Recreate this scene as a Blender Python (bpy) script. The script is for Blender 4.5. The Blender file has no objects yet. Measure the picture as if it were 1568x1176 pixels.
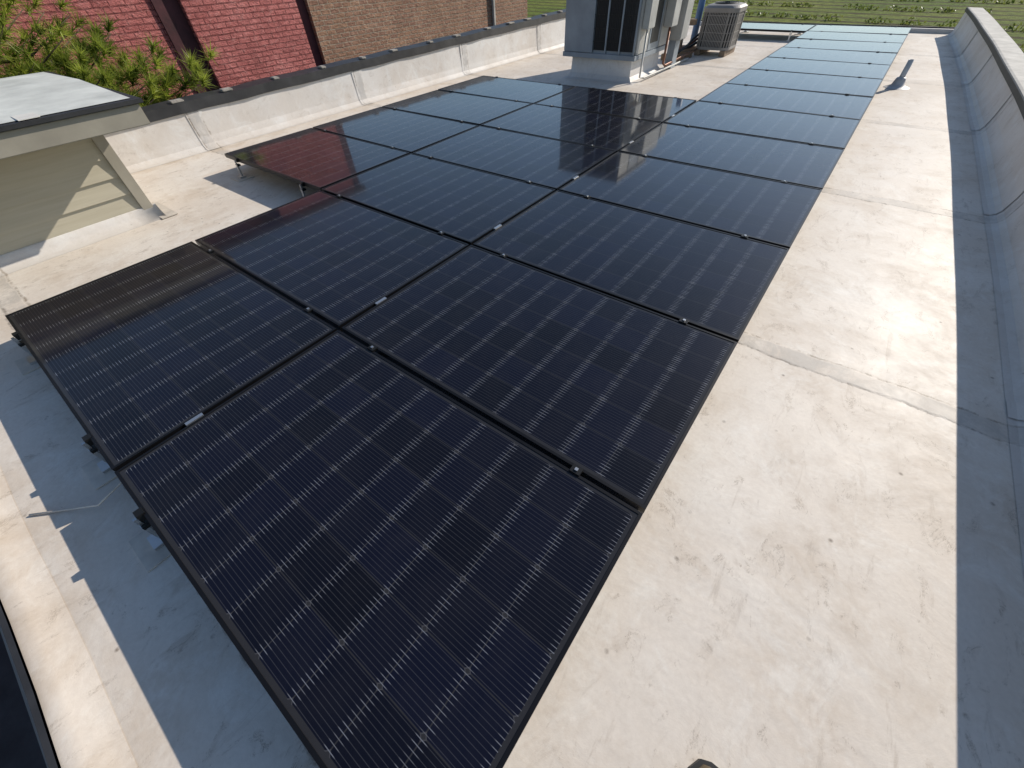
import bpy, bmesh, math, random
from mathutils import Vector, Matrix
random.seed(7)
S=bpy.context.scene
COL=S.collection
rad=math.radians
# ---------------------------------------------------------------- node helper
class NB:
    def __init__(s,name):
        s.m=bpy.data.materials.new(name);s.m.use_nodes=True
        s.t=s.m.node_tree;s.b=s.t.nodes['Principled BSDF']
    def n(s,typ,**k):
        nd=s.t.nodes.new(typ)
        for a,v in k.items(): setattr(nd,a,v)
        return nd
    def put(s,sock,v):
        if isinstance(v,bpy.types.NodeSocket): s.t.links.new(v,sock)
        elif v is not None:
            if sock.type=='RGBA' and not isinstance(v,(int,float)) and len(v)==3: v=(*v,1)
            sock.default_value=v
    def math(s,op,a,b=None,c=None,clamp=False):
        nd=s.n('ShaderNodeMath',operation=op);nd.use_clamp=clamp
        for i,v in enumerate((a,b,c)):
            if v is not None: s.put(nd.inputs[i],v)
        return nd.outputs[0]
    def mix(s,f,a,b,mode='MIX'):
        nd=s.n('ShaderNodeMix',data_type='RGBA',blend_type=mode)
        s.put(nd.inputs[0],f);s.put(nd.inputs[6],a);s.put(nd.inputs[7],b)
        return nd.outputs[2]
    def pos(s):
        return s.n('ShaderNodeTexCoord').outputs['Object']
    def sep(s,v):
        nd=s.n('ShaderNodeSeparateXYZ');s.put(nd.inputs[0],v);return nd.outputs
    def comb(s,x,y,z):
        nd=s.n('ShaderNodeCombineXYZ')
        for i,v in enumerate((x,y,z)): s.put(nd.inputs[i],v)
        return nd.outputs[0]
    def noise(s,vec,scale,detail=4,rough=.55,dist=0):
        nd=s.n('ShaderNodeTexNoise');s.put(nd.inputs['Vector'],vec)
        nd.inputs['Scale'].default_value=scale;nd.inputs['Detail'].default_value=detail
        nd.inputs['Roughness'].default_value=rough;nd.inputs['Distortion'].default_value=dist
        return nd.outputs['Fac']
    def scl(s,vec,sc,rotz=0):
        nd=s.n('ShaderNodeMapping');s.put(nd.inputs[0],vec);nd.inputs['Scale'].default_value=sc;nd.inputs['Rotation'].default_value=(0,0,rotz);return nd.outputs[0]
    def rng(s,v,a,b,c=0.,d=1.,smooth=False):
        nd=s.n('ShaderNodeMapRange');nd.clamp=True
        if smooth: nd.interpolation_type='SMOOTHSTEP'
        s.put(nd.inputs[0],v)
        for i,x in enumerate((a,b,c,d)): nd.inputs[i+1].default_value=x
        return nd.outputs[0]
    def bump(s,h,strength=.3,dist=.01):
        nd=s.n('ShaderNodeBump');nd.inputs['Strength'].default_value=strength;nd.inputs['Distance'].default_value=dist
        s.put(nd.inputs['Height'],h);s.put(s.b.inputs['Normal'],nd.outputs[0])
    def set(s,**k):
        names={'col':'Base Color','rough':'Roughness','metal':'Metallic','spec':'Specular IOR Level','coat':'Coat Weight','coatr':'Coat Roughness','ior':'IOR','coatior':'Coat IOR'}
        for a,v in k.items(): s.put(s.b.inputs[names[a]],v)
        return s

def simple(name,col,rough=.6,metal=0.,var=.25,scale=8.,bump=.0):
    b=NB(name);p=b.pos();f=b.noise(p,scale,4,.6)
    c2=tuple(c*(1-var) for c in col);c3=tuple(min(1,c*(1+var*.6)) for c in col)
    b.set(col=b.mix(b.rng(f,.3,.7),c2,c3),rough=rough,metal=metal)
    if bump: b.bump(b.noise(p,scale*4,3),bump,.004)
    return b.m

# roof membrane -----------------------------------------------------------
def membrane(name,tint=(1,1,1),wall=False):
    b=NB(name);p=b.pos();x,y,z=b.sep(p)
    k=.55 if wall else 1.
    T=lambda c:tuple(min(.88,a*q) for a,q in zip(c,tint))
    n1=b.noise(p,.9,5,.6,.3);n2=b.noise(p,2.6,8,.74,.4);n3=b.noise(b.scl(p,(1.5,.8,1),.5),7,7,.72,.9);n4=b.noise(p,60,3,.6)
    col=b.mix(b.rng(n1,.40,.62),T((.69,.61,.52)),T((.78,.72,.64)))
    col=b.mix(b.rng(n2,.49,.68,0,.62*k),col,T((.57,.47,.365)))
    col=b.mix(b.rng(n3,.55,.68,0,.48*k),col,T((.46,.38,.30)))
    n5=b.noise(b.scl(p,(1.2,1,1),1.1),3.3,9,.76,.7)
    col=b.mix(b.rng(n5,.52,.64,0,.50),col,T((.83,.79,.72)))
    n6=b.noise(b.scl(p,(5,1,1),-.6),3.1,6,.72,.6)
    col=b.mix(b.rng(n6,.60,.70,0,.42*k),col,T((.40,.33,.26)))
    vor=b.n('ShaderNodeTexVoronoi',feature='F1');b.put(vor.inputs['Vector'],p);vor.inputs['Scale'].default_value=9
    sp=b.math('MULTIPLY',b.rng(vor.outputs['Distance'],.03,.09,1,0),b.rng(n2,.46,.54))
    col=b.mix(b.math('MULTIPLY',sp,.75*k),col,(.12,.09,.065))
    wv=b.math('ABSOLUTE',b.math('SUBTRACT',n5,.47))
    crack=b.math('MULTIPLY',b.rng(wv,.002,.007,1,0),b.rng(n3,.53,.60))
    col=b.mix(b.math('MULTIPLY',crack,.65*k),col,(.18,.14,.10))
    # weld seams every 2.31 m
    yy=b.math('ADD',y,b.math('MULTIPLY',b.math('SUBTRACT',n2,.5),.09))
    fr=b.math('FRACT',b.math('ADD',b.math('DIVIDE',b.math('SUBTRACT',yy,2.34),2.31),10.5))
    d=b.math('MULTIPLY',b.math('ABSOLUTE',b.math('SUBTRACT',fr,.5)),2.31)
    strip=b.rng(d,.045,.062,1,0)
    col=b.mix(b.math('MULTIPLY',strip,b.rng(n5,.42,.56,.10,.70)),col,T((.43,.395,.35)))
    line=b.rng(b.math('ABSOLUTE',b.math('SUBTRACT',d,.058)),.002,.010,1,0)
    col=b.mix(b.math('MULTIPLY',line,b.rng(n3,.42,.58,.05,.8)),col,(.20,.16,.12))
    col=b.mix(b.rng(n4,.35,.75,0,.20*k),col,T((.44,.37,.30)))
    if not wall:
        m=b.math('MULTIPLY',b.rng(n1,.46,.60),b.rng(y,4,9,0,.5))
        col=b.mix(m,col,T((.42,.33,.24)))
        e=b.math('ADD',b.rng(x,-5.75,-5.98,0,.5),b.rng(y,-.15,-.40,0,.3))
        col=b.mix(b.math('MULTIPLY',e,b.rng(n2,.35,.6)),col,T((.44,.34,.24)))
    else:
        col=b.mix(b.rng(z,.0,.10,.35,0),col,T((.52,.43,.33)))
    b.set(col=col,rough=b.rng(n2,.3,.7,.50,.68),spec=.32)
    h=b.math('ADD',b.math('MULTIPLY',n1,1.2),b.math('ADD',b.math('MULTIPLY',n2,.20),b.math('MULTIPLY',strip,.16)))
    h=b.math('ADD',h,b.math('MULTIPLY',n4,.03))
    b.bump(h,.35,.03)
    return b.m
M_roof=membrane('roof_membrane_mat');M_par=membrane('parapet_membrane_mat',(.93,.98,1.06),True)

# solar panel -------------------------------------------------------------
def panel_glass():
    b=NB('solar_cell_glass');p=b.pos();x,y,z=b.sep(p)
    P=.1615
    a=b.math('DIVIDE',b.math('ADD',x,P*5),P);c=b.math('DIVIDE',b.math('ADD',y,P*3),P)
    u=b.math('ABSOLUTE',b.math('SUBTRACT',b.math('FRACT',a),.5));v=b.math('ABSOLUTE',b.math('SUBTRACT',b.math('FRACT',c),.5))
    inx=b.rng(u,.485,.493,1,0);iny=b.rng(v,.485,.493,1,0);uv=b.math('ADD',u,v);dia=b.rng(uv,.930,.94,1,0)
    cell=b.math('MULTIPLY',b.math('MULTIPLY',inx,iny),dia)
    inb=b.math('MULTIPLY',b.math('LESS_THAN',b.math('ABSOLUTE',x),P*5),b.math('LESS_THAN',b.math('ABSOLUTE',y),P*3))
    cell=b.math('MULTIPLY',cell,inb)
    dout=b.math('MULTIPLY',b.math('MULTIPLY',b.rng(uv,.920,.932,0,1),b.rng(uv,.945,.957,1,0)),inb)
    w=b.math('ABSOLUTE',b.math('SUBTRACT',b.math('FRACT',b.math('MULTIPLY',b.math('FRACT',c),12)),.5))
    wire=b.math('MULTIPLY',b.rng(w,.04,.085,1,0),inb)
    endm=b.rng(u,.35,.43,0,1,True)
    oi=b.n('ShaderNodeObjectInfo').outputs['Random']
    cid=b.noise(b.comb(b.math('FLOOR',a),b.math('FLOOR',c),b.math('MULTIPLY',oi,90)),1.7,0)
    wid=b.noise(b.comb(b.math('ROUND',a),b.math('FLOOR',b.math('MULTIPLY',c,12)),b.math('MULTIPLY',oi,50)),2.7,0)
    cc=b.mix(b.rng(cid,.3,.7),(.0025,.0028,.0065),(.0038,.0046,.0135))
    col=b.mix(cell,(.024,.024,.027),cc)
    col=b.mix(b.math('MULTIPLY',dout,.35),col,(.10,.10,.11))
    wf=b.math('MULTIPLY',wire,b.math('ADD',.08,b.math('MULTIPLY',endm,b.rng(wid,.3,.7,.15,.75))))  # wire ends lightened: painted glints, plus bare ribbon showing between cells
    col=b.mix(wf,col,(.34,.35,.38))
    dust=b.noise(p,6,5,.7,.5)
    col=b.mix(b.rng(dust,.45,.8,.002,.012),col,(.5,.46,.4))
    b.set(col=col,rough=.36,metal=b.math('MULTIPLY',wf,.7),spec=.05,coat=1.,coatr=b.rng(dust,.3,.8,.04,.09),coatior=1.33)
    return b.m
M_glass=panel_glass()
M_frame=simple('black_anodised_frame',(.014,.014,.016),.38,.6,.2)
M_alu=simple('bare_aluminium',(.62,.62,.62),.35,.9,.15)
M_clamp=simple('black_clamp',(.02,.02,.02),.4,.5)
M_back=simple('black_backsheet',(.012,.012,.013),.6)
M_patch=simple('flashing_patch',(.62,.56,.48),.5,0,.2,12)

# ---------------------------------------------------------------- mesh helpers
def empty(name,loc=(0,0,0)):
    o=bpy.data.objects.new(name,None);o.location=loc;COL.objects.link(o);o.empty_display_size=.1;return o
def mesh_obj(name,verts,faces,mat,parent=None,smooth=False):
    me=bpy.data.meshes.new(name);me.from_pydata([tuple(v) for v in verts],[],faces);me.update()
    bm=bmesh.new();bm.from_mesh(me);bmesh.ops.recalc_face_normals(bm,faces=bm.faces);bm.to_mesh(me);bm.free()
    if smooth:
        for f in me.polygons:f.use_smooth=True
    me.materials.append(mat);o=bpy.data.objects.new(name,me);COL.objects.link(o)
    if parent:o.parent=parent
    return o
def box(name,lo,hi,mat,parent=None,bev=0.):
    bm=bmesh.new();bmesh.ops.create_cube(bm,size=1)
    lo=Vector(lo);hi=Vector(hi);c=(lo+hi)/2;d=hi-lo
    for v in bm.verts: v.co=Vector((v.co.x*d.x,v.co.y*d.y,v.co.z*d.z))+c
    if bev: bmesh.ops.bevel(bm,geom=bm.edges[:],offset=bev,segments=2,affect='EDGES')
    me=bpy.data.meshes.new(name);bm.to_mesh(me);bm.free();me.materials.append(mat)
    o=bpy.data.objects.new(name,me);COL.objects.link(o)
    if parent:o.parent=parent
    return o
def tube(name,pts,r,mat,parent=None,seg=10,caps=True):
    pts=[Vector(p) for p in pts];rs=r if isinstance(r,(list,tuple)) else [r]*len(pts)
    V=[];F=[]
    for i,p in enumerate(pts):
        t=(pts[min(i+1,len(pts)-1)]-pts[max(i-1,0)]).normalized()
        a=t.cross(Vector((0,0,1)) if abs(t.z)<.9 else Vector((1,0,0))).normalized();b=t.cross(a)
        for k in range(seg):
            an=2*math.pi*k/seg;V.append(p+(a*math.cos(an)+b*math.sin(an))*rs[i])
    for i in range(len(pts)-1):
        for k in range(seg):
            F.append((i*seg+k,i*seg+(k+1)%seg,(i+1)*seg+(k+1)%seg,(i+1)*seg+k))
    if caps: F.append(tuple(range(seg)));F.append(tuple(range((len(pts)-1)*seg,len(pts)*seg)))
    return mesh_obj(name,V,F,mat,parent,True)
def sweep(name,path,prof,side,mat,parent=None,smooth=False):
    V=[];F=[];n=len(prof)
    for (px,py) in path:
        for (o,z) in prof: V.append((px+side[0]*o,py+side[1]*o,z))
    for i in range(len(path)-1):
        for k in range(n-1): F.append((i*n+k,i*n+k+1,(i+1)*n+k+1,(i+1)*n+k))
    F.append(tuple(range(n)));F.append(tuple(range((len(path)-1)*n,len(path)*n)))
    return mesh_obj(name,V,F,mat,parent,smooth)

# ---------------------------------------------------------------- building roof
G=-5.0
bld=empty('flat_roof_building')
def rx(y): return 1.11-.0023*max(0,y)**2
YE=14.35
V=[];F=[];ny=60;nx=30;y0=-.42
for j in range(ny+1):
    y=y0+(YE-y0)*j/ny
    for i in range(nx+1):
        x=-6.0+(rx(y)+.02+6.0)*i/nx
        V.append((x,y,0))
for j in range(ny):
    for i in range(nx):
        a=j*(nx+1)+i;F.append((a,a+1,a+nx+2,a+nx+1))
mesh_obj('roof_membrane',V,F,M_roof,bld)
M_stucco=simple('building_stucco',(.35,.3,.25),.9,0,.2,3,.3)
box('front_facade',(-6.2,-.56,G),(1.2,-.47,-.13),M_stucco,bld)
box('rear_facade',(-6.2,YE+.02,G),(1.0,YE+.11,-.11),M_stucco,bld)
box('left_facade',(-6.24,-.5,G),(-6.20,YE,-.02),M_stucco,bld)

ys=[-.5+i*.25 for i in range(60)]
ys=[y for y in ys if y<YE]+[YE]
pr=empty('parapet_wall')
M_capgrey=simple('weathered_coping',(.44,.42,.38),.8,0,.3,5,.4)
M_capdark=simple('dark_coping_edge',(.03,.03,.032),.6,0,.4,6,.3)
path=[(rx(y)+.003*math.sin(y*2.1),y) for y in ys]
PH=.36
sweep('membrane_face',path,[(-.03,0.002),(0,.004),(.03,.018),(.05,.05),(.065,.15),(.075,PH-.005),(.3,PH-.005),(.3,0)],(1,0),M_par,pr,False)
sweep('coping',path,[(.062,PH),(.062,PH+.035),(.09,PH+.042),(.30,PH+.035),(.30,PH)],(1,0),M_capgrey,pr)
sweep('coping_edge',path,[(.052,PH-.012),(.052,PH+.038),(.061,PH+.044),(.061,PH-.008)],(1,0),M_capdark,pr)
sweep('outer_wall',path,[(.22,PH-.01),(.305,PH-.01),(.305,G),(.22,G)],(1,0),M_stucco,pr)
def rlap(i,y):
    V=[];F=[];pf=[(-.03,.007),(0,.009),(.026,.022),(.044,.053),(.059,.15),(.069,PH-.014)]
    for k in range(4):
        yy=y-.06+.12*k/3
        for (o,z) in pf: V.append((rx(yy)+.003*math.sin(yy*2.1)+o,yy,z))
    for k in range(3):
        for q in range(5):F.append((k*6+q,k*6+q+1,k*6+q+7,k*6+q+6))
    mesh_obj('seam_lap_%d'%i,V,F,M_par,pr)
for i,y in enumerate((2.5,4.8,7.1,9.4,11.7)): rlap(i,y)
# left parapet
pl=empty('parapet_wall')
def lh(y): return .40+.013*max(0,y)
prof=[(0.02,0.002),(-.03,.01),(-.07,.05),(-.085,.12),(-.10,1.0),(-.19,1.0),(-.19,0)]
def lw(y,k): return (.006*math.sin(y*2.3+k)+.003*math.sin(y*6.1)) if 0<k<4 else 0
V=[];F=[]
yl=[-.5+.25*i for i in range(60)];yl=[y for y in yl if y<YE]+[YE]
for y in yl:
    for k,(o,z) in enumerate(prof):
        V.append((-6.0+o+lw(y,k),y,lh(y) if z==1.0 else z))
n=len(prof)
for i in range(len(yl)-1):
    for k in range(n-1):F.append((i*n+k,i*n+k+1,(i+1)*n+k+1,(i+1)*n+k))
mesh_obj('membrane_face',V,F,M_par,pl,False)
V=[];F=[]
M_capleft=simple('dark_metal_coping',(.04,.039,.04),.5,.2,.4,6,.3)
for y in yl:
    h=lh(y)
    for (o,z) in [(-.075,h-.065),(-.08,h+.028),(-.29,h+.04),(-.29,h-.035)]:V.append((-6.0+o+.004*math.sin(y*9),y,z+.004*math.sin(y*6)))
for i in range(len(yl)-1):
    for k in range(4):F.append((i*4+k,i*4+(k+1)%4,(i+1)*4+(k+1)%4,(i+1)*4+k))
F.append((0,1,2,3));F.append(tuple(range(len(V)-4,len(V))))
mesh_obj('coping',V,F,M_capleft,pl)
M_lump=simple('coping_ballast',(.36,.33,.29),.85,0,.3,20,.4)
y=1.6;i=0
while y<YE-.3:
    L=.07+random.random()*.1
    box('coping_plate_%d'%i,(-6.20,y,lh(y)+.030),(-6.10,y+L,lh(y)+.055),M_lump,pl,.008);i+=1
    y+=.55+random.random()*.3
M_lap=simple('membrane_lap',(.76,.73,.67),.5,0,.12,7)
def seam_flap(i,y,h):
    V=[];F=[]
    for k in range(4):
        yy=y-.09+.18*k/3
        for q in range(4):
            o,z=prof[q];V.append((-6.0+o+lw(yy,q)+.004,yy,z+.003))
        V.append((-6.0-.088,yy,h-.07))
    for k in range(3):
        for q in range(4):F.append((k*5+q,k*5+q+1,k*5+q+6,k*5+q+5))
    mesh_obj('seam_lap_%d'%i,V,F,M_par,pl,False)
for i,y in enumerate((2.35,4.65,6.95,9.3,11.6)): seam_flap(i,y,lh(y))
# near curb
fc=empty('roof_edge_curb')
pth=[(-6.0+i*.3,-.37+.005*math.sin(i*1.3)) for i in range(25)]
sweep('curb_membrane',pth,[(-.04,.002),(.0,.008),(.03,.020),(.06,.026),(.078,.024)],(0,-1),M_roof,fc,True)
sweep('metal_drip',pth,[(.079,.032),(.095,.032),(.095,-.12),(.079,-.12)],(0,-1),M_capdark,fc)
fe=empty('roof_edge_curb')
box('far_curb',(-6.2,YE,-.10),(.9,YE+.12,.07),M_par,fe,.01)
box('far_edge_metal',(-6.2,YE+.123,-.10),(.9,YE+.15,.09),M_capdark,fe)
lr=empty('lower_roof')
box('asphalt_deck',(-6.2,-6.0,-2.6),(1.2,-.565,-2.4),simple('dark_asphalt_roll',(.045,.045,.048),.9,0,.35,6,.4),lr)
box('deck_walls',(-6.15,-5.95,G),(1.15,-.57,-2.605),M_stucco,lr)

# ---------------------------------------------------------------- solar array
H=.17;PX=1.681;PY=1.036;W=1.664;D=1.016;T=.034
def panel_mesh():
    bm=bmesh.new()
    def bx(lo,hi,mi,bev=0):
        r=bmesh.ops.create_cube(bm,size=1);lo=Vector(lo);hi=Vector(hi);c=(lo+hi)/2;d=hi-lo
        for v in r['verts']:v.co=Vector((v.co.x*d.x,v.co.y*d.y,v.co.z*d.z))+c
        for v in r['verts']:
            for f in v.link_faces:f.material_index=mi
    fw=.011
    bx((-W/2,-D/2,-T),(-W/2+fw,D/2,0),1);bx((W/2-fw,-D/2,-T),(W/2,D/2,0),1)
    bx((-W/2+fw,-D/2,-T),(W/2-fw,-D/2+fw,0),1);bx((-W/2+fw,D/2-fw,-T),(W/2-fw,D/2,0),1)
    bx((-W/2+fw,-D/2+fw,-.008),(W/2-fw,D/2-fw,-.0025),0)
    bx((-W/2+fw,-D/2+fw,-.0105),(W/2-fw,D/2-fw,-.0085),2)
    me=bpy.data.meshes.new('solar_panel_mesh');bm.to_mesh(me);bm.free()
    for m in(M_glass,M_frame,M_back):me.materials.append(m)
    return me
PM=panel_mesh()
cells=set()
for j in range(13):
    cells.add((0,j))
    if j<6:cells.add((1,j))
    if 2<=j<6:cells.add((2,j))
cells.add((1,12))
for (c,j) in sorted(cells):
    o=bpy.data.objects.new('solar_panel',PM);COL.objects.link(o)
    o.location=(-(c+.5)*PX,(j+.5)*PY,H+random.uniform(-.0015,.0015))
    o.rotation_euler=(rad(random.uniform(-.2,.2)),rad(random.uniform(-.2,.2)),0)
rk=empty('solar_racking')
def boxes(name,lst,mat,parent):
    bm=bmesh.new()
    for lo,hi in lst:
        r=bmesh.ops.create_cube(bm,size=1);lo=Vector(lo);hi=Vector(hi);c=(lo+hi)/2;d=hi-lo
        for v in r['verts']:v.co=Vector((v.co.x*d.x,v.co.y*d.y,v.co.z*d.z))+c
    me=bpy.data.meshes.new(name);bm.to_mesh(me);bm.free();me.materials.append(mat)
    o=bpy.data.objects.new(name,me);COL.objects.link(o);o.parent=parent;return o
clamps=[];posts=[];feet=[];pads=[];bolts=[]
for (c,j) in cells:
    for dx in(.27,PX-.27):
        x=-(c+1)*PX+dx
        for e,jj in((0,j),(1,j+1)):
            y=jj*PY
            edge=((c,j-1) not in cells) if e==0 else ((c,j+1) not in cells)
            if e==1 and not edge: continue
            s=-1 if e==0 else 1
            if edge:
                clamps.append(((x-.016,y+(-.010 if s<0 else -.016),H-.03),(x+.016,y+(.016 if s<0 else .010),H+.004)))
                bolts.append(((x-.006,y+s*.020-.006,H-.05),(x+.006,y+s*.020+.006,H-.012)))
                posts.append(((x-.014,y+s*.022-.007,.02),(x+.014,y+s*.022+.007,H-.05)))
                clamps.append(((x-.022,y+s*.010-.016,H-.062),(x+.022,y+s*.010+.016,H-.048)))
                feet.append(((x-.035,y+s*.03-.03,.008),(x+.035,y+s*.03+.03,.020)))
                pads.append(((x-.09,y+s*.03-.08,.001),(x+.09,y+s*.03+.08,.007)))
            else:
                clamps.append(((x-.020,y-.016,H-.008),(x+.020,y+.016,H+.005)))
                bolts.append(((x-.006,y-.006,H+.005),(x+.006,y+.006,H+.010)))
                posts.append(((x-.014,y-.01,.02),(x+.014,y+.01,H-.04)))
                pads.append(((x-.09,y-.08,.001),(x+.09,y+.08,.007)))
boxes('clamps',clamps,M_clamp,rk);boxes('bolts',bolts,M_alu,rk);boxes('posts',posts,M_alu,rk);boxes('feet',feet,M_alu,rk);boxes('flashing_pads',pads,M_patch,rk)
sp=[]
for j in range(6):
    y=(j+.27)*PY if j>0 else .30*PY
    sp.append(((-PX-.009,y-.035,H-.006),(-PX+.009,y+.035,H+.004)))
boxes('bonding_splices',sp,M_alu,rk)
rails=[]
for j in range(1,13):
    cs=[c for c in range(3) if (c,j) in cells and (c,j-1) in cells]
    if cs: rails.append(((-(max(cs)+1)*PX+.02,j*PY-.008,H-.075),(-.03,j*PY+.016,H-.045)))
boxes('cross_rails',rails,M_alu,rk)
tube('cable',[(-1.95,-.31,.006),(-1.86,-.22,.008),(-1.74,-.12,.03),(-1.70,.05,.11)],.004,M_patch,rk)

# ---------------------------------------------------------------- roof hatch house
hut=empty('roof_access_shed')
def siding():
    b=NB('lap_siding');p=b.pos();x,y,z=b.sep(p)
    n=b.noise(b.scl(p,(1,.3,6)),6,5)
    c=b.mix(b.rng(n,.3,.7),(.40,.36,.27),(.47,.43,.33))
    b.set(col=c,rough=.7);b.bump(n,.1,.003);return b.m
M_sid=siding();M_trim=simple('painted_trim',(.33,.30,.24),.65,0,.15,4,.1);M_hroof=simple('shed_roof_membrane',(.66,.67,.62),.6,0,.25,3,.3)
hx0,hx1,hy0,hy1=-6.02,-4.58,-1.2,1.17
box('walls',(hx0,hy0,.0),(hx1-.02,hy1-.02,.69),M_trim,hut)
V=[];F=[];z=.08
while z<.68:
    a=len(V)
    for (yy) in(hy0,hy1-.07):V+= [(hx1,yy,z),(hx1-.018,yy,z+.13)]
    F.append((a,a+2,a+3,a+1))
    b0=len(V);V+=[(hx1,hy0,z),(hx1-.018,hy0,z),(hx1-.018,hy1-.07,z),(hx1,hy1-.07,z)];F.append((b0,b0+1,b0+2,b0+3));z+=.13
mesh_obj('siding_boards',V,F,M_sid,hut)
box('corner_board',(hx1-.03,hy1-.075,.05),(hx1+.015,hy1+.005,.685),M_trim,hut,.003)
box('corner_board_return',(hx1-.10,hy1-.015,.05),(hx1-.032,hy1+.004,.685),M_trim,hut,.003)
box('soffit',(-6.3,-1.5,.69),(-4.158,1.37,.705),M_trim,hut)
box('fascia_front',(-4.155,-1.5,.695),(-4.125,1.40,.82),M_trim,hut,.004)
box('fascia_end',(-6.3,1.372,.695),(-4.158,1.40,.82),M_trim,hut,.004)
box('roof_deck',(-6.34,-1.55,.822),(-4.10,1.43,.848),M_capdark,hut,.003)
mesh_obj('roof_sheet',[(-6.30,-1.5,.852),(-4.16,-1.5,.852),(-4.16,1.38,.852),(-6.30,1.38,.852),(-5.2,-1.5,.88),(-5.2,1.38,.88)],[(0,4,5,3),(4,1,2,5)],M_hroof,hut)
box('roof_tape',(-4.30,.75,.8535),(-4.12,.86,.858),M_lap,hut)
sweep('base_flashing',[(hx1,hy0+.2*i) for i in range(12)]+[(hx1,hy1+.03)],[(.12,.001),(.05,.012),(.02,.05),(.012,.085),(0,.09)],(1,0),M_par,hut,True)
box('flashing_flange',(hx1-.3,hy1-.02,.003),(hx1+.15,hy1+.11,.009),M_patch,hut,.003)

# ---------------------------------------------------------------- rooftop HVAC unit
M_sheet=simple('galvanised_cabinet',(.27,.31,.35),.42,.3,.2,3)
M_sheetl=simple('light_cabinet',(.44,.44,.42),.5,.2,.2,3)
M_coil=simple('condenser_coil',(.012,.013,.015),.5,.2,.3,30)
M_copper=simple('copper_pipe',(.20,.095,.06),.45,.6,.3,10)
M_wood=simple('weathered_timber',(.25,.18,.12),.8,0,.4,8,.4)
M_black=simple('black_rubber',(.02,.02,.02),.6)
hv=empty('rooftop_air_conditioner')
def ringbox(x0,x1,y0,y1,levels,mat,name,parent):
    V=[];F=[]
    for (e,z) in levels:V+=[(x0-e,y0-e,z),(x1+e,y0-e,z),(x1+e,y1+e,z),(x0-e,y1+e,z)]
    for i in range(len(levels)-1):
        for k in range(4):F.append((i*4+k,i*4+(k+1)%4,i*4+4+(k+1)%4,i*4+4+k))
    F.append(tuple(range(len(V)-4,len(V))))
    return mesh_obj(name,V,F,mat,parent)
ringbox(-4.24,-3.2,7.56,8.6,[(.12,.001),(.06,.015),(.012,.07),(0,.28)],M_par,'curb',hv)
X0,X1,Y0,Y1,Z0,Z1=-4.36,-3.12,7.46,8.7,.28,1.75
box('base_rail',(X0-.01,Y0-.01,Z0),(X1+.01,Y1+.01,Z0+.06),M_sheet,hv,.004)
box('cabinet',(X0,Y0+.03,Z0+.06),(X1-.03,Y1,Z1),M_sheet,hv)
box('front_access_panel',(X0+.005,Y0,Z0+.065),(X0+.50,Y0+.028,Z1-.02),M_sheet,hv,.006)
box('coil_face',(X0+.53,Y0+.015,Z0+.10),(X1-.04,Y0+.03,Z1-.05),M_coil,hv)
for i in range(4):
    x=X0+.505+i*(X1-.03-X0-.505)/3
    box('coil_post_%d'%i,(x-.012,Y0-.002,Z0+.065),(x+.012,Y0+.028,Z1-.02),M_sheet,hv,.003)
for i in range(9):
    z=Z0+.2+i*.15;box('coil_wire_%d'%i,(X0+.52,Y0+.004,z),(X1-.04,Y0+.009,z+.006),M_clamp,hv)
for i in range(22):
    x=X0+.54+i*.028;box('coil_fin_%d'%i,(x,Y0+.010,Z0+.1),(x+.004,Y0+.014,Z1-.06),M_clamp,hv)
box('side_panel_near',(X1-.028,Y0+.04,Z0+.065),(X1,Y0+.42,Z1-.02),M_sheetl,hv,.006)
box('side_panel_mid',(X1-.028,Y0+.44,Z0+.065),(X1,Y0+.84,Z1-.02),M_sheet,hv,.006)
box('side_panel_far',(X1-.028,Y0+.86,Z0+.065),(X1,Y1-.01,Z1-.02),M_sheetl,hv,.006)
box('side_recess',(X1-.002,Y0+.50,Z0+.15),(X1+.004,Y0+.78,Z0+.75),M_coil,hv)
box('control_box',(X1+.002,Y0+.10,Z0+.35),(X1+.10,Y0+.34,Z0+.75),M_sheetl,hv,.01)
box('disconnect_box',(X1+.006,Y0+.9,Z0+.3),(X1+.14,Y0+1.15,Z0+.7),M_sheetl,hv,.01)
box('top_hood',(X1+.001,Y0+.5,Z0+.8),(X1+.20,Y1-.05,Z1-.3),M_sheetl,hv,.01)
box('exhaust_duct',(X1-.1,Y1+.05,Z0+.1),(X1+.18,Y1+.35,Z1-.4),M_sheetl,hv,.015)
box('duct_leg',(X1-.02,Y1+.1,.002),(X1+.10,Y1+.30,Z0+.099),M_sheet,hv,.005)
box('lid',(X0-.02,Y0-.02,Z1),(X1+.02,Y1+.02,Z1+.04),M_sheetl,hv,.006)
tube('fan_ring',[(-3.7,8.1,Z1+.04),(-3.7,8.1,Z1+.12)],.38,M_clamp,hv,32)
tube('conduit_1',[(X1+.05,Y0+.2,Z0+.35),(X1+.05,Y0+.2,.06),(X1+.08,Y0+.3,.04),(X1+.1,9.6,.04)],.014,M_sheetl,hv)
tube('gas_line',[(X1+.08,Y0+1.0,Z0+.3),(X1+.08,Y0+1.0,.12),(X1+.10,Y0+1.05,.09),(-3.12,10.6,.09)],.018,M_copper,hv)

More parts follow.
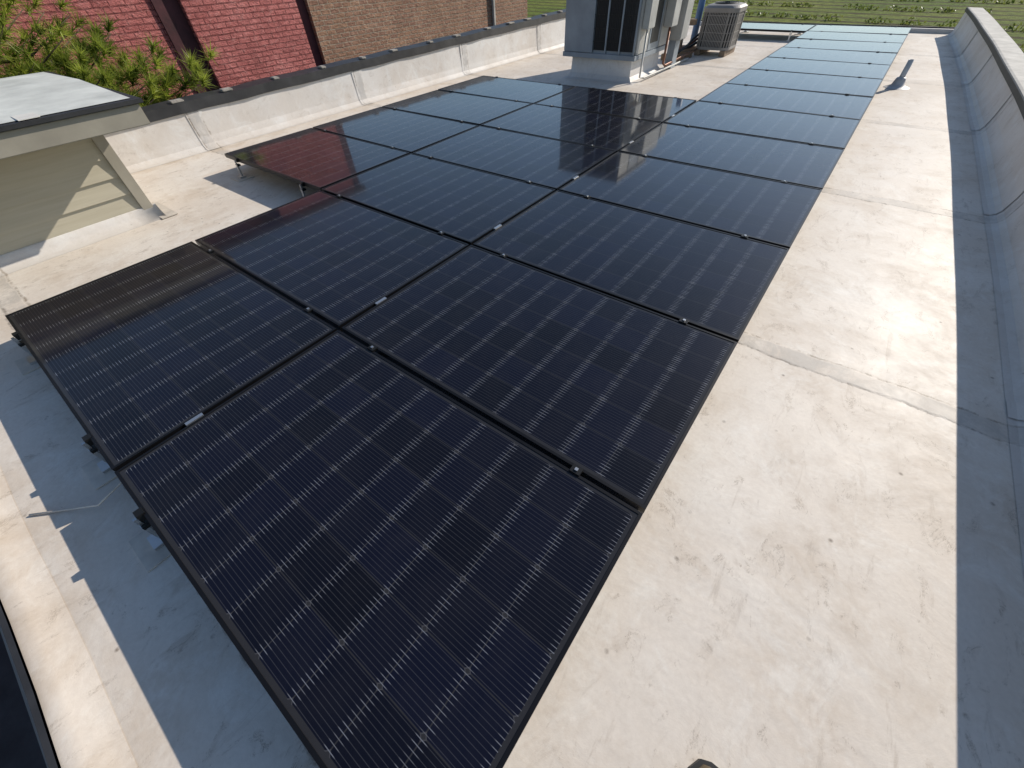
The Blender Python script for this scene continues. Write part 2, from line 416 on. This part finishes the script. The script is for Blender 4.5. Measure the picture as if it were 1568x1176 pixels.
pf=empty('timber_pipe_support')
for i,(x,y) in enumerate([(-3.5,9.5),(-3.5,9.9),(-3.55,10.5)]):
    box('sleeper_%d'%i,(x,y,.002),(x+.42,y+.09,.09),M_wood,pf,.006)
box('post',(-3.42,9.95,.09),(-3.33,10.04,.45),M_wood,pf,.005)
box('beam',(-3.5,9.94,.45),(-3.15,10.05,.53),M_wood,pf,.005)
for i in range(3):
    tube('line_set_%d'%i,[(-3.3+.06*i,9.4,.12),(-3.27+.06*i,9.8,.13+.03*i),(-3.22,10.2,.12+.05*i),(-3.12,10.35,.2+.06*i)],.02,M_copper if i%2 else M_black,pf)
tube('riser',[(-3.38,9.62,.09),(-3.38,9.62,1.0)],.03,M_black,pf)
M_blue=simple('blue_pvc',(.08,.17,.34),.5,0,.2)
tube('blue_riser',[(-3.36,10.7,.05),(-3.36,10.7,1.3)],.06,M_blue,pf,14)
# condenser
cd=empty('air_conditioner_condenser')
M_cond=simple('condenser_paint',(.27,.25,.23),.55,.1,.2,4)
cx,cyy,hw=-2.84,10.50,.31
def rrect(w,r,seg=5):
    o=[]
    for q,(sx,sy) in enumerate([(1,1),(-1,1),(-1,-1),(1,-1)]):
        for k in range(seg+1):
            a=math.pi/2*(q+k/seg);o.append((sx*(w-r)+r*math.cos(a),sy*(w-r)+r*math.sin(a)))
    return o
def loft(name,rings,mat,parent):
    V=[];F=[];n=len(rings[0][0])
    for pts,z in rings:V+=[(cx+a,cyy+b,z) for a,b in pts]
    for i in range(len(rings)-1):
        for k in range(n):F.append((i*n+k,i*n+(k+1)%n,(i+1)*n+(k+1)%n,(i+1)*n+k))
    F.append(tuple(range(n)));F.append(tuple(range(len(V)-n,len(V))))
    return mesh_obj(name,V,F,mat,parent)
loft('base_pan',[(rrect(hw,.12),.09),(rrect(hw,.12),.13)],M_cond,cd)
loft('coil_core',[(rrect(hw-.035,.10),.13),(rrect(hw-.035,.10),.60)],M_coil,cd)
loft('top_cap',[(rrect(hw,.12),.60),(rrect(hw+.005,.12),.66),(rrect(hw-.03,.14),.69),(rrect(hw-.08,.18),.705)],M_cond,cd)
fins=[]
for k,(a,b) in enumerate(rrect(hw-.012,.12,4)): fins.append(((cx+a-.010,cyy+b-.010,.13),(cx+a+.010,cyy+b+.010,.60)))
for s in(-1,1):
    for i in range(14):
        t=-.182+i*.028
        fins.append(((cx+t-.007,cyy+s*(hw-.02)-.008,.13),(cx+t+.007,cyy+s*(hw-.02)+.008,.60)))
        fins.append(((cx+s*(hw-.02)-.008,cyy+t-.007,.13),(cx+s*(hw-.02)+.008,cyy+t+.007,.60)))
boxes('side_louvers',fins,M_cond,cd)
for i in range(4):
    z=.21+i*.115;loft('louver_band_%d'%i,[(rrect(hw-.01,.12),z),(rrect(hw-.01,.12),z+.01)],M_cond,cd)
for i in range(5):
    r=.06+i*.035;bpy.ops.mesh.primitive_torus_add(location=(cx,cyy,.715),major_radius=r,minor_radius=.004,major_segments=32,minor_segments=6)
    o=bpy.context.object;o.name='fan_guard_%d'%i;o.data.materials.append(M_clamp);o.parent=cd
tube('fan_well',[(cx,cyy,.706),(cx,cyy,.709)],.20,M_coil,cd,32)
box('foot_l',(cx-.28,cyy-.32,.0015),(cx-.18,cyy+.32,.088),M_wood,cd,.005)
box('foot_r',(cx+.18,cyy-.32,.0015),(cx+.28,cyy+.32,.088),M_wood,cd,.005)

# vent pipe
vp=empty('vent_pipe')
M_vent=simple('vent_grey',(.55,.54,.52),.5,.1,.3)
def lathe(name,prof,c,mat,parent,seg=24):
    V=[];F=[]
    for r,z in prof:
        for k in range(seg):a=2*math.pi*k/seg;V.append((c[0]+r*math.cos(a),c[1]+r*math.sin(a),c[2]+z))
    for i in range(len(prof)-1):
        for k in range(seg):F.append((i*seg+k,i*seg+(k+1)%seg,(i+1)*seg+(k+1)%seg,(i+1)*seg+k))
    return mesh_obj(name,V,F,mat,parent,True)
lathe('boot',[(.15,.002),(.13,.008),(.075,.03),(.06,.09),(.052,.11),(.036,.115)],(.18,8.86,0),M_vent,vp)
lathe('pipe',[(.032,.1),(.032,.30),(.026,.30),(.026,.12),(.0,.12)],(.18,8.86,0),M_vent,vp)

# shoe of the photographer
sh=empty('leather_shoe')
M_shoe=simple('brown_leather',(.10,.07,.035),.5,0,.35,15,.3)
sx0,sy0=.42,-.018
V=[];F=[];seg=14
sec=[(0.60,.012,.02),(.592,.030,.045),(.57,.042,.06),(.53,.050,.072),(.48,.052,.085),(.43,.046,.11),(.38,.040,.13),(.33,.038,.12),(.31,.02,.07)]
for (yy,w,h) in sec:
    for k in range(seg):
        a=2*math.pi*k/seg;V.append((sx0+w*math.cos(a),yy+sy0,.022+max(0,(h-.02)/2*(1+math.sin(a)))))
for i in range(len(sec)-1):
    for k in range(seg):F.append((i*seg+k,i*seg+(k+1)%seg,(i+1)*seg+(k+1)%seg,(i+1)*seg+k))
F.append(tuple(range(seg)));F.append(tuple(range(len(V)-seg,len(V))))
mesh_obj('upper',V,F,M_shoe,sh,True)
sec2=[(.61,.012),(.60,.035),(.57,.050),(.52,.056),(.46,.054),(.38,.043),(.32,.040),(.30,.02)]
ring=[(sx0+w,y+sy0) for y,w in sec2]+[(sx0-w,y+sy0) for y,w in reversed(sec2)]
n=len(ring);V=[(a,b,.001) for a,b in ring]+[(a,b,.024) for a,b in ring]
mesh_obj('sole',V,[tuple(range(n)),tuple(range(n,2*n))]+[(k,(k+1)%n,n+(k+1)%n,n+k) for k in range(n)],M_black,sh)

# ---------------------------------------------------------------- brick buildings
def brick(name,c1,c2,mort,hi):
    b=NB(name);p=b.pos();x,y,z=b.sep(p)
    wob=b.math('MULTIPLY',b.math('SUBTRACT',b.noise(p,3,3),.5),.025)
    v=b.comb(b.math('ADD',y,x),b.math('ADD',z,wob),0)
    t=b.n('ShaderNodeTexBrick');b.put(t.inputs['Vector'],v)
    b.put(t.inputs['Color1'],c1);b.put(t.inputs['Color2'],c2);b.put(t.inputs['Mortar'],mort)
    t.inputs['Scale'].default_value=1;t.inputs['Brick Width'].default_value=.215;t.inputs['Row Height'].default_value=.075
    t.inputs['Mortar Size'].default_value=.010;t.inputs['Mortar Smooth'].default_value=.35;t.inputs['Bias'].default_value=0
    n=b.noise(p,1.6,6,.72,.8);n2=b.noise(b.scl(p,(1,1,2)),13,6,.7)
    col=b.mix(b.rng(n,.4,.7,0,.65),t.outputs['Color'],tuple(q*.5 for q in c1))
    col=b.mix(b.rng(n,.48,.34,0,.3),col,hi)
    col=b.mix(b.rng(n2,.54,.66,0,.45),col,hi)
    col=b.mix(b.rng(n2,.46,.36,0,.45),col,tuple(q*.35 for q in c1))
    b.set(col=col,rough=.85)
    h=b.math('ADD',b.math('MULTIPLY',t.outputs['Fac'],-1.0),b.math('MULTIPLY',n2,1.6))
    b.bump(h,1.,.03);return b.m
M_red=brick('painted_red_brick',(.56,.16,.145),(.66,.21,.19),(.28,.07,.065),(.70,.34,.31))
M_tan=brick('tan_brick',(.42,.23,.14),(.30,.15,.10),(.44,.36,.27),(.50,.33,.23))
M_mar=simple('maroon_shade',(.07,.016,.02),.7,0,.4,6,.4)  # shadow tone of the red brick, put into the strip colour
rb=empty('red_brick_building')
WX=-9.5
box('wall_recess',(WX-6,-9,G),(WX-.12,4.12,2.7),M_red,rb)
box('wall_front',(WX-6.01,4.12,G),(WX,6.12,2.7),M_red,rb)
box('wall_end',(WX-6.02,6.12,G),(WX-.09,6.34,2.68),M_red,rb)
box('maroon_shade_strip',(WX-.125,3.74,G),(WX-.09,4.117,2.69),M_mar,rb)  # thin dark slab added to deepen the shadow beside the wall step
box('maroon_shade_strip_end',(WX-.10,6.125,G),(WX-.06,6.335,2.67),M_mar,rb)  # second darkening slab, painted shade at the end of the red wall
box('coping',(WX-6.05,-9.05,2.7),(WX+.05,6.4,2.82),M_capdark,rb)
tb=empty('tan_brick_building')
box('wall',(WX-6,6.345,G),(WX+.02,13.6,1.12),M_tan,tb)
box('coping',(WX-6.05,6.41,1.12),(WX+.06,13.65,1.18),M_capgrey,tb)
box('downpipe',(WX+.03,11.9,G),(WX+.10,11.98,1.12),M_capgrey,tb,.01)

# ---------------------------------------------------------------- ground
def field():
    b=NB('field_grass');p=b.pos();x,y,z=b.sep(p)
    n1=b.noise(p,.06,5,.6);n2=b.noise(p,1.2,7,.75);n3=b.noise(p,.35,5,.6)
    d=b.math('ADD',b.math('ADD',y,b.math('MULTIPLY',x,.25)),b.math('MULTIPLY',n3,1.6))
    row=b.math('ABSOLUTE',b.math('SUBTRACT',b.math('FRACT',b.math('DIVIDE',d,4.2)),.5))
    col=b.mix(b.rng(n1,.35,.65),(.13,.18,.03),(.23,.24,.05))
    col=b.mix(b.rng(n2,.44,.62,0,.85),col,(.045,.07,.014))
    col=b.mix(b.math('MULTIPLY',b.rng(row,.20,.10,0,1),b.rng(n3,.3,.6,.4,.95)),col,(.06,.045,.022))
    b.set(col=col,rough=.95,spec=.1);b.bump(n2,1.,.25);return b.m
mesh_obj('grass_field',[(-600,-300,G),(600,-300,G),(600,1500,G),(-600,1500,G)],[(0,1,2,3)],field())
def leaf_mat(name,c1,c2,sc):
    b=NB(name);p=b.pos();c=b.mix(b.rng(b.noise(p,sc,4),.35,.65),c1,c2)
    b.set(col=c,rough=.5)
    tr=b.n('ShaderNodeBsdfTranslucent');b.put(tr.inputs[0],c)
    mx=b.n('ShaderNodeMixShader');mx.inputs[0].default_value=.5
    b.t.links.new(b.b.outputs[0],mx.inputs[1]);b.t.links.new(tr.outputs[0],mx.inputs[2])
    b.t.links.new(mx.outputs[0],b.t.nodes['Material Output'].inputs[0]);return b.m
M_leaf=leaf_mat('pine_needles',(.10,.15,.018),(.40,.46,.07),3.5)
M_bark=simple('bark',(.10,.07,.045),.9,0,.4,12,.6)
def leafmass(name,centers,mat,size,count,parent=None):
    V=[];F=[]
    for (c,r) in centers:
        c=Vector(c)
        for _ in range(count):
            while 1:
                q=Vector((random.uniform(-1,1),random.uniform(-1,1),random.uniform(-1,1)))
                if .35<q.length<1:break
            q=Vector((q.x*r[0],q.y*r[1],q.z*r[2]))+c
            a=Vector((random.uniform(-1,1),random.uniform(-1,1),random.uniform(-1,1))).normalized()*size*random.uniform(.5,1.2)
            b2=a.cross(Vector((random.uniform(-1,1),random.uniform(-1,1),random.uniform(-1,1)))).normalized()*size*.5
            i=len(V);V+=[q-a,q+b2,q+a,q-b2];F.append((i,i+1,i+2,i+3))
    return mesh_obj(name,V,F,mat,parent)
M_shrub=leaf_mat('shrub_leaf',(.08,.12,.02),(.2,.22,.05),1.5)
cs=[]
for row in range(6):
    yb=44+row*12.6
    for i in range(26):
        x=-34+i*2.6+random.uniform(-.6,.6)
        if random.random()<.8: cs.append(((x,yb-.25*x+random.uniform(-.7,.7),G+.2),(1.3,.5,.3*random.uniform(.6,1.2))))
leafmass('shrub_rows',cs,M_shrub,.2,45)
M_white=simple('white_paint',(.8,.8,.78),.5)
for (x,y) in((2.9,26),(4.4,33)):
    o=empty('marker_post')
    tube('post',[(x,y,G),(x,y,G+1.5)],.07,M_white,o);tube('cap',[(x,y,G+1.5),(x,y,G+1.58)],[.10,.04],M_white,o)

# ---------------------------------------------------------------- pine tree
pt=empty('pine_tree')
tube('trunk',[(-8.1,.9,G),(-8.05,.95,-2),(-8.0,1.0,0),(-7.95,1.0,1.2)],[.16,.12,.07,.02],M_bark,pt,12)
V=[];F=[]
def needle_tuft(c,axis,n,L):
    axis=axis.normalized()
    for _ in range(n):
        q=Vector((random.gauss(0,1),random.gauss(0,1),random.gauss(0,1))).normalized()
        d=(axis*random.uniform(.3,1.1)+q*.8).normalized()
        s=c-axis*random.uniform(0,.10)
        w=d.cross(Vector((random.uniform(-1,1),random.uniform(-1,1),random.uniform(-1,1)))).normalized()*.0055
        l=L*random.uniform(.6,1.1);i=len(V)
        V.extend([s-w,s+w,s+d*l]);F.append((i,i+1,i+2))
bi=0
for lvl in range(27):
    z=-2.0+lvl*.135;ln=1.8*(1-max(0,(lvl-8))/26*.68)
    for k in range(6):
        a=lvl*2.4+k*2*math.pi/6+random.uniform(-.3,.3)
        d=Vector((math.cos(a),math.sin(a),0));l=ln*random.uniform(.75,1.1)
        base=Vector((-8.0,1.0,z))
        if base.x+d.x*l>-6.45: l=max(.2,(-6.45-base.x)/d.x)
        if base.x+d.x*l<-9.3: l=abs((-9.3-base.x)/d.x)
        tip=base+d*l+Vector((0,0,.18*l+.1));mid=base+d*l*.5
        tube('branch_%d'%bi,[base,mid,tip],[.02,.012,.004],M_bark,pt,5);bi+=1
        for q in range(10):
            t=.2+.8*q/9
            c=base.lerp(mid,t*2) if t<.5 else mid.lerp(tip,(t-.5)*2)
            side=d.cross(Vector((0,0,1)))*(1 if q%2 else -1)
            off=side*random.uniform(.02,.28)*(1.15-t)+Vector((0,0,random.uniform(0,.1)))
            needle_tuft(c+off,(d+side*.7+Vector((0,0,.7))),46,.16)
for (tx,ty,tz) in((-6.75,2.45,.66),(-6.9,2.8,.60),(-7.0,2.1,.88),(-6.6,2.2,.46),(-7.0,2.55,.80),(-6.7,1.9,.72),(-6.6,2.75,.50),(-6.6,2.95,.62),(-7.1,2.3,1.0)):
    base=Vector((-8.0,1.0,tz-.7));tip=Vector((tx,ty,tz));mid=(base+tip)/2-Vector((0,0,.1))
    tube('limb_%d'%bi,[base,mid,tip],[.025,.015,.004],M_bark,pt,6);bi+=1
    for q in range(20):
        t=.35+.65*q/19;c=base.lerp(mid,t*2) if t<.5 else mid.lerp(tip,(t-.5)*2)
        c=c+Vector((random.uniform(-.15,.15),random.uniform(-.15,.15),random.uniform(0,.17)))
        needle_tuft(c,(tip-base).normalized()+Vector((0,0,.8)),62,.17)
me=bpy.data.meshes.new('needles');me.from_pydata([tuple(v) for v in V],[],F);me.materials.append(M_leaf)
o=bpy.data.objects.new('needles',me);COL.objects.link(o);o.parent=pt

# ---------------------------------------------------------------- light, sky, camera
sd=Vector((.62,1.6,1.0)).normalized();el=math.asin(sd.z);rot=math.atan2(sd.x,sd.y)
L=bpy.data.lights.new('sun','SUN');L.energy=5.0;L.angle=rad(.5);L.color=(1,.925,.82)
lo=bpy.data.objects.new('sun',L);COL.objects.link(lo);lo.rotation_euler=sd.to_track_quat('Z','Y').to_euler();lo.location=(5,16,10)
w=bpy.data.worlds.new('World');S.world=w;w.use_nodes=True;nt=w.node_tree
sk=nt.nodes.new('ShaderNodeTexSky');sk.sky_type='NISHITA';sk.sun_disc=False;sk.sun_elevation=el;sk.sun_rotation=rot
sk.air_density=1.0;sk.dust_density=.3;sk.ozone_density=1.5
nt.links.new(sk.outputs[0],nt.nodes['Background'].inputs[0]);nt.nodes['Background'].inputs[1].default_value=.12
cam=bpy.data.cameras.new('camera');co=bpy.data.objects.new('camera',cam);COL.objects.link(co);S.camera=co
cam.sensor_width=36;cam.lens=601.894/1568*36;cam.clip_start=.02;cam.clip_end=3000
yaw,pit,rol=.6873,.8293,-.0537
f=Vector((-math.sin(yaw)*math.cos(pit),math.cos(yaw)*math.cos(pit),-math.sin(pit)));r=Vector((math.cos(yaw),math.sin(yaw),0));u=r.cross(f)
r2=r*math.cos(rol)+u*math.sin(rol);u2=-r*math.sin(rol)+u*math.cos(rol)
co.matrix_world=Matrix(((r2.x,u2.x,-f.x,.0205),(r2.y,u2.y,-f.y,.3427),(r2.z,u2.z,-f.z,1.2658+H),(0,0,0,1)))
S.view_settings.view_transform='Standard';S.view_settings.look='None';S.view_settings.exposure=0
